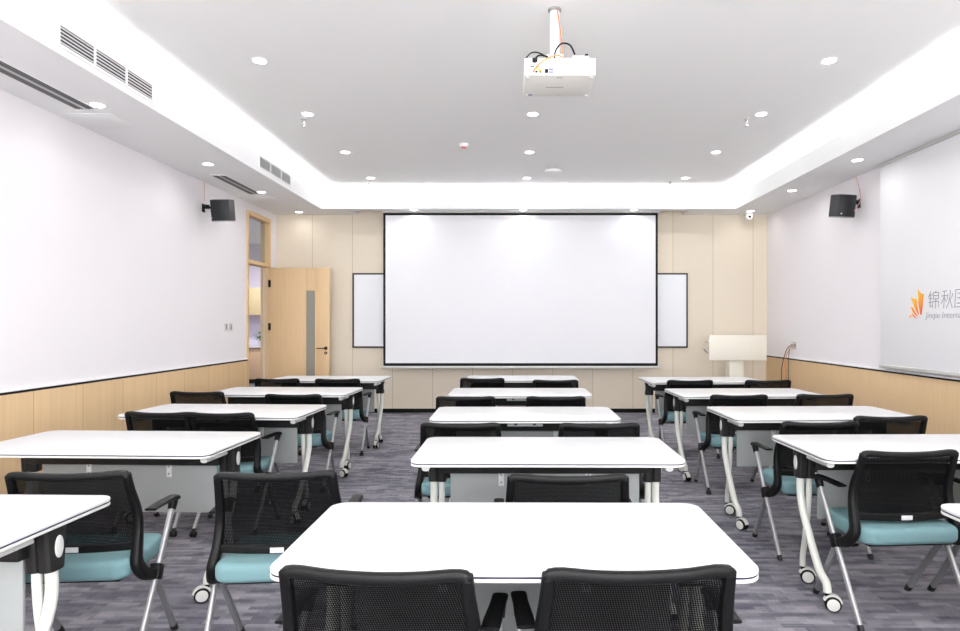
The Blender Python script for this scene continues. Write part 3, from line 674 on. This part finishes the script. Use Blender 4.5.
def make_table(W, tray=False):
    r = thing('folding_table', (0, 0, 0))
    h = W/2
    top = MB()
    top.prism(rrect(W, TD, .055), TH-.0115, TH, MT['white'], .003); top.prism(rrect(W, TD, .055), TH-TT, TH-.0155, MT['edge'], .003)
    tt = top.build('tabletop', r)
    tag(MB().prism(rrect(W-.003, TD-.003, .054, y0=.0015), TH-.0157, TH-.0113, MT['groove']).build('edge_strip', tt), 'thin dark line round the table edge', None)
    z0 = TH-TT
    be = MB(); be.box(-h+.10, h-.10, .30, .36, z0-.098, z0-.001, MT['dark'], .006)
    be.build('beam', r)
    pn = MB(); pn.box(-h+.145, h-.145, .372, .386, .352, z0-.094, MT['panel'], .004); po = pn.build('modesty_panel', r)
    for x in (-h+.40, h-.40):
        b_ = MB(); b_.box(x-.014, x+.014, .366, .372, z0-.175, z0-.098, MT['slat'], .002)
        for z in (z0-.118, z0-.155): b_.cyl((x, .3665, z), (x, .3625, z), .005, MT['greyleg'], 10)
        b_.build('clip', po)
    for x in (-h+.34, h-.34): MB().box(x-.02, x+.02, .292, .3, z0-.018, z0-.001, MT['slat'], .002).build('clip', r)
    if tray:
        MB().box(-.115, .115, .05, .12, z0-.028, z0-.001, MT['panel'], .004).box(-.07, -.05, .045, .05, z0-.018, z0-.008, MT['dark']).box(.05, .07, .045, .05, z0-.018, z0-.008, MT['dark']).build('cable_tray', r)
    for s in (-1, 1):
        xo = s*(h-.062); xi = s*(h-.102)      # outer (thick) and inner (thin) leg planes
        b_ = MB()
        b_.box(min(xi, xo)-.012, max(xi, xo)+.012, .12, .50, z0-.022, z0-.001, MT['dark'], .004)
        b_.sweep([(xo, .385, z0-.005), (xo, .385, z0-.15)], .026, [.050, .036], MT['dark'], (1, 0, 0), 12, .6)
        b_.sweep([(xi, .372, z0-.005), (xi, .376, z0-.15)], .022, [.040, .028], MT['dark'], (1, 0, 0), 12, .6)
        b_.box(min(xi, xo), max(xi, xo), .35, .41, z0-.09, z0-.02, MT['dark'], .004)
        bo = b_.build('leg_bracket', r)
        # oval cap on the outer face
        ov = [(.018*math.cos(2*PI*k/20), .036*math.sin(2*PI*k/20)) for k in range(20)]
        q = Matrix.Translation((xo+s*.0255, .385, z0-.075)) @ Matrix.Rotation(PI/2, 4, 'Z') @ Matrix.Rotation(PI/2, 4, 'X')
        tag(MB().prism(ov, -.003, .003, MT['edge'], .001, mx=q).build('oval_cap', bo), 'white oval cap', None)
        # release lever: pale rounded tab just behind the front edge
        lv = MB(); lv.sweep([(xo, .30, z0-.03), (xo, .16, z0-.026), (xo, .085, z0-.022)], [.011, .015, .018], [.009, .012, .014], MT['edge'], (1, 0, 0), 12, .8)
        tag(lv.build('lever', bo), 'pale release lever', None)
        # thick leg bends back to the near foot
        y1 = .115
        lg_ = MB().sweep([(xo, .385, z0-.14), (xo, .388, .50), (xo, .372, .43), (xo, .325, .345), (xo, .20, .17), (xo, y1+.012, .125), (xo, y1, .085)], .019, .019, MT['legwhite'], (1, 0, 0), 14, sub=4).build('leg', r)
        caster(xo, y1, s*.5, lg_)
        lg2 = MB().sweep([(xi, .376, z0-.14), (xi, .378, .50), (xi, .392, .38), (xi, .43, .20), (xi, .445, .14), (xi, .445, .085)], .015, .015, MT['legwhite'], (1, 0, 0), 12, sub=4).build('leg', r)
        caster(xi, .445, s*.9+(0 if s < 0 else 0), lg2)
    return r
tw = [make_table(TWD), make_table(TWD, True)]
first = {}
def table(tray, x, y, rz, label, turn=None):
    src = tw[int(tray)]; o = src if tray not in first else copy_tree(src); first[tray] = 1
    o.location = (x, y, 0); o.rotation_euler = (0, 0, rz); tag(o, label, 'table', 'white folding training tables')
    for lg_ in o.children:
        for c in lg_.children:
            if c.name.startswith('caster'): c.rotation_euler = (0, 0, math.radians(turn if turn is not None else random.uniform(-80, 80)))
    return o
RL = math.radians
# middle column (front-edge centre)
table(False, .0, 1.572, RL(-.4), 'white folding table nearest the camera, in the middle column')
table(False, .154, 2.83, RL(-.4), 'white folding table, second from the camera in the middle column')
table(True, .0745, 4.077, 0, 'white folding table, third from the camera in the middle column')
table(True, .056, 5.43, 0, 'white folding table, fourth from the camera in the middle column')
table(False, .090, 6.87, 0, 'white folding table in the middle column, nearest the projection screen')
def ltab(xr, y, a, tray, label):
    a = RL(a); table(tray, xr-TWD/2*math.cos(a), y-TWD/2*math.sin(a), a, label)
def rtab(xl, y, a, tray, label, turn=None):
    a = RL(a); table(tray, xl+TWD/2*math.cos(a), y+TWD/2*math.sin(a), a, label, turn)
ltab(-1.43, 1.665, -1.5, False, 'white folding table cut by the lower left picture corner')
ltab(-1.435, 3.0, -2.2, False, 'white folding table, second from the camera in the left column')
ltab(-1.42, 4.20, -2.5, True, 'white folding table, third from the camera in the left column')
ltab(-1.45, 5.50, -2.0, False, 'white folding table, fourth from the camera in the left column')
ltab(-1.43, 6.82, -1.5, False, 'white folding table in the left column, farthest, before the open door')
rtab(1.44, 1.56, 1.0, False, 'white folding table of which only a corner shows at the right picture edge')
rtab(1.42, 2.90, 1.2, False, 'white folding table, second from the camera in the right column', 72)
rtab(1.425, 4.09, 1.6, True, 'white folding table, third from the camera in the right column')
rtab(1.42, 5.38, 1.6, False, 'white folding table, fourth from the camera in the right column')
rtab(1.42, 6.66, 1.2, False, 'white folding table in the right column, farthest, before the lectern')
g = MB()
g.sweep([(-.06, 0, .013), (-.03, .004, .016), (0, -.002, .015), (.035, .003, .014), (.06, 0, .012)], [.01, .028, .03, .026, .012], [.006, .0105, .0105, .010, .006], MT['green'], (0, 1, 0), 12, sub=3)
g = g.build('green_pouch'); g.location = (-2.30, 5.72, TH-TT-.0285); tag(g, 'bright green pouch tucked under the fourth table of the left column', 'pouch')

# ------------------------------------------------------------------ chairs
BP = [(.216, -.003, .768), (.219, .020, .70), (.226, .050, .62), (.230, .056, .55), (.234, .040, .475), (.243, .020, .415), (.256, .050, .362), (.268, .125, .330)]
def bp_at(z):
    for a, b_ in zip(BP[:6], BP[1:6]):
        if b_[2] <= z <= a[2]:
            t = (a[2]-z)/(a[2]-b_[2]); return a[0]*(1-t)+b_[0]*t, a[1]*(1-t)+b_[1]*t
    return BP[0][0], BP[0][1]
def make_chair(cast=True):
    r = thing('training_chair', (0, 0, 0))
    f = MB()
    for s in (-1, 1):
        f.sweep([(s*x, y, z) for x, y, z in BP], [.015, .016, .017, .018, .019, .020, .018, .014], [.014, .014, .016, .019, .024, .028, .026, .020], MT['black'], (1, 0, 0), 12, .7, sub=4)
    # top rail, slightly bowed, joining in rounded corners
    pts = [(-.2165, -.002, .758), (-.212, -.004, .767), (-.18, -.006, .769)]+[(x, -.006-.012*(1-(x/.18)**2), .768-.006*(1-(x/.18)**2)) for x in (-.12, -.06, 0, .06, .12)]+[(.18, -.006, .769), (.212, -.004, .767), (.2165, -.002, .758)]
    f.sweep(pts, .015, .014, MT['black'], (0, 0, 1), 12, .7, sub=2)
    f.sweep([(-.232, .040, .478), (-.12, .030, .474), (0, .026, .472), (.12, .030, .474), (.232, .040, .478)], .017, .010, MT['black'], (0, 0, 1), 10, .6, sub=3)
    fo = f.build('back_frame', r)
    tag(MB().box(-.026, .026, .011, .016, .462, .482, MT['slat'], .001).build('maker_plate', fo), 'small silver plate on the lower rail', None)
    # mesh panel
    m = MB(); nx, nz = 12, 14; vs = []
    for off in (0, .003):
        for j in range(nz+1):
            z = .755-(.755-.480)*j/nz; hw_, y = bp_at(z)
            for i in range(nx+1):
                u = -1+2*i/nx; vs.append((u*(hw_-.008), y-(.014)*(1-u*u)*.9+off+.002, z))
    N = (nx+1)*(nz+1); fs = []
    for j in range(nz):
        for i in range(nx):
            a = j*(nx+1)+i; fs.append([a, a+1, a+nx+2, a+nx+1]); 
    m.add(vs[:N], fs, MT['mesh']); m.build('mesh_back', r)
    # seat cushion
    bm = bmesh.new()
    vs = [bm.verts.new((x, y, .364)) for x, y in rrect(.456, .355, .055, 5, 0, -.042)]; f0 = bm.faces.new(vs)
    rr = bmesh.ops.extrude_face_region(bm, geom=[f0])
    for v in rr['geom']:
        if isinstance(v, bmesh.types.BMVert): v.co.z = .440+.012*v.co.y
    bmesh.ops.recalc_face_normals(bm, faces=bm.faces[:])
    bmesh.ops.bevel(bm, geom=[e for e in bm.edges if abs(e.verts[0].co.z-e.verts[1].co.z) < .02], offset=.024, segments=4, profile=.5, affect='EDGES')
    m = MB(); m.bm(bm, MT['teal']); so = m.build('seat', r, smooth=60)
    MB().box(-.19, .19, -.005, .28, .350, .366, MT['black'], .006).build('seat_pan', r)
    MB().cyl((-.262, .128, .335), (.262, .128, .335), .013, MT['greyleg'], 12).build('cross_bar', r)
    for s in (-1, 1):
        x = s*.268
        rl = MB().sweep([(x, .265, .572), (x, .13, .338), (x-s*.004, -.055, .02 if not cast else .045)], .0105, .0135, MT['silver'], (1, 0, 0), 12, .8).build('rear_leg', r)
        if cast:
            c = MB(); xx = x-s*.004
            c.cyl((xx, -.056, .044), (xx, -.058, .056), .013, MT['dark'], 10)
            for q in (-1, 1): c.cyl((xx+q*.004, -.064, .019), (xx+q*.017, -.064, .019), .019, MT['dark'], 14, bev=.003)
            c.box(xx-.006, xx+.006, -.072, -.048, .02, .046, MT['dark'], .002)
            c.build('caster', rl)
        else:
            MB().sweep([(x-s*.004, -.052, .026), (x-s*.004, -.0665, .0)], .0125, .0155, MT['dark'], (1, 0, 0), 12, .8).build('foot', rl)
        fl = MB().sweep([(x-s*.006, .125, .335), (x-s*.016, .19, .24), (x-s*.026, .335, .022)], .0125, .0145, MT['greyleg'], (1, 0, 0), 12, .9, sub=3).build('front_leg', r)
        MB().sweep([(x-s*.026, .330, .030), (x-s*.027, .349, .0)], .0145, .0165, MT['dark'], (1, 0, 0), 12, .9).build('foot', fl)
        b_ = MB(); q = Matrix.Translation((x-s*.004, .13, .338)) @ Matrix.Rotation(math.radians(-28), 4, 'X')
        b_.box(-.021, .021, -.024, .024, -.030, .030, MT['black'], .006, mx=q); b_.build('pivot_bracket', r)
        a = MB()
        a.sweep([(x, .257, .555), (x, .270, .580), (x, .275, .598)], [.014, .016, .018], [.018, .022, .020], MT['black'], (1, 0, 0), 12, .7)
        a.sweep([(x, .295, .592), (x, .282, .603), (x-s*.002, .22, .605), (x-s*.006, .14, .604), (x-s*.008, .09, .602)], [.020, .022, .021, .024, .024], [.007, .009, .0085, .007, .005], MT['black'], (1, 0, 0), 14, .6, sub=3)
        a.build('armrest', r)
    return r
ch = {True: make_chair(True), False: make_chair(False)}; chused = {}
def chair(px, s, deg, label, cast=True, x=None):
    src = ch[cast]; o = src if cast not in chused else copy_tree(src); chused[cast] = 1
    o.location = (x if x is not None else (px-VX)/s, F/s, 0); o.rotation_euler = (0, 0, RL(deg))
    tag(o, label, 'chair', 'training chairs with black mesh backs'); return o
D = 'black mesh chair with teal seat'
chair(375.5, 427, -4, 'black mesh-back chair at the nearest middle table, left of the pair', False)
chair(639.5, 425, 3, 'black mesh-back chair at the nearest middle table, right of the pair', False)
chair(568, 263.5, 0, 'single black mesh-back chair at the second middle table')
chair(460.5, 174, -1, 'black mesh-back chair at the third middle table, left one')
chair(599.5, 174.5, 1, 'black mesh-back chair at the third middle table, right one')
chair(465.5, 128, 0, 'black mesh-back chair at the fourth middle table, left one')
chair(556, 128, 0, 'black mesh-back chair at the fourth middle table, right one')
chair(482.3, 96.0, 0, 'black mesh-back chair at the farthest middle table, left one')
chair(555.5, 99, 0, 'black mesh-back chair at the farthest middle table, right one')
chair(69, 259, 4, D+' at the second left table, behind the corner table', False)
chair(276, 259, 5, D+' standing in the left aisle beside the second left table', False)
chair(159.5, 155, -4, 'black mesh-back chair at the third left table, leftmost of the pair')
chair(219, 156, -3, D+' at the third left table, right one of the pair')
chair(197, 119.5, -3, 'black mesh-back chair at the fourth left table, left one near the wainscot')
chair(293.3, 124, -2, 'black mesh-back chair at the fourth left table, right one by the aisle')
chair(277, 96.8, 0, 'black mesh-back chair at the farthest left table, left one')
chair(337.5, 97.2, 0, 'black mesh-back chair at the farthest left table, right one before the oak door')
chair(690, 99.5, 0, D+' at the farthest right table, left one')
chair(768, 99.5, 0, 'black mesh-back chair at the farthest right table, right one under the cables')
chair(739, 125, 1, D+' at the fourth right table, left one')
chair(825, 124, 1, 'black mesh-back chair at the fourth right table, right one by the wainscot')
chair(820, 172, 2, D+' at the third right table, left one', False)
chair(890.5, 162, 2, 'black mesh-back chair at the third right table, right one by the wainscot')
chair(909, 222, 4, D+' at the second right table, large at the right edge', False)
chair(0, 219, 6, 'black mesh chair at the right picture edge, only legs and bracket showing', False, x=2.39)

# ------------------------------------------------------------------ world, camera, view
wd = bpy.data.worlds.new('World'); sc.world = wd; wd.use_nodes = True
wd.node_tree.nodes['Background'].inputs[0].default_value = (.9, .92, 1, 1); wd.node_tree.nodes['Background'].inputs[1].default_value = .3
cd = bpy.data.cameras.new('Camera'); cam = bpy.data.objects.new('Camera', cd); C.objects.link(cam)
cam.location = (0, 0, EYE); cam.rotation_euler = (PI/2, 0, 0)
cd.sensor_width = 36; cd.lens = 36*F/960; cd.shift_x = -(VX-480)/960; cd.shift_y = (VY-315.5)/960; cd.clip_start = .05
sc.camera = cam
sc.view_settings.view_transform = 'Standard'; sc.view_settings.look = 'None'; sc.view_settings.gamma = 1; sc.view_settings.exposure = 0.3
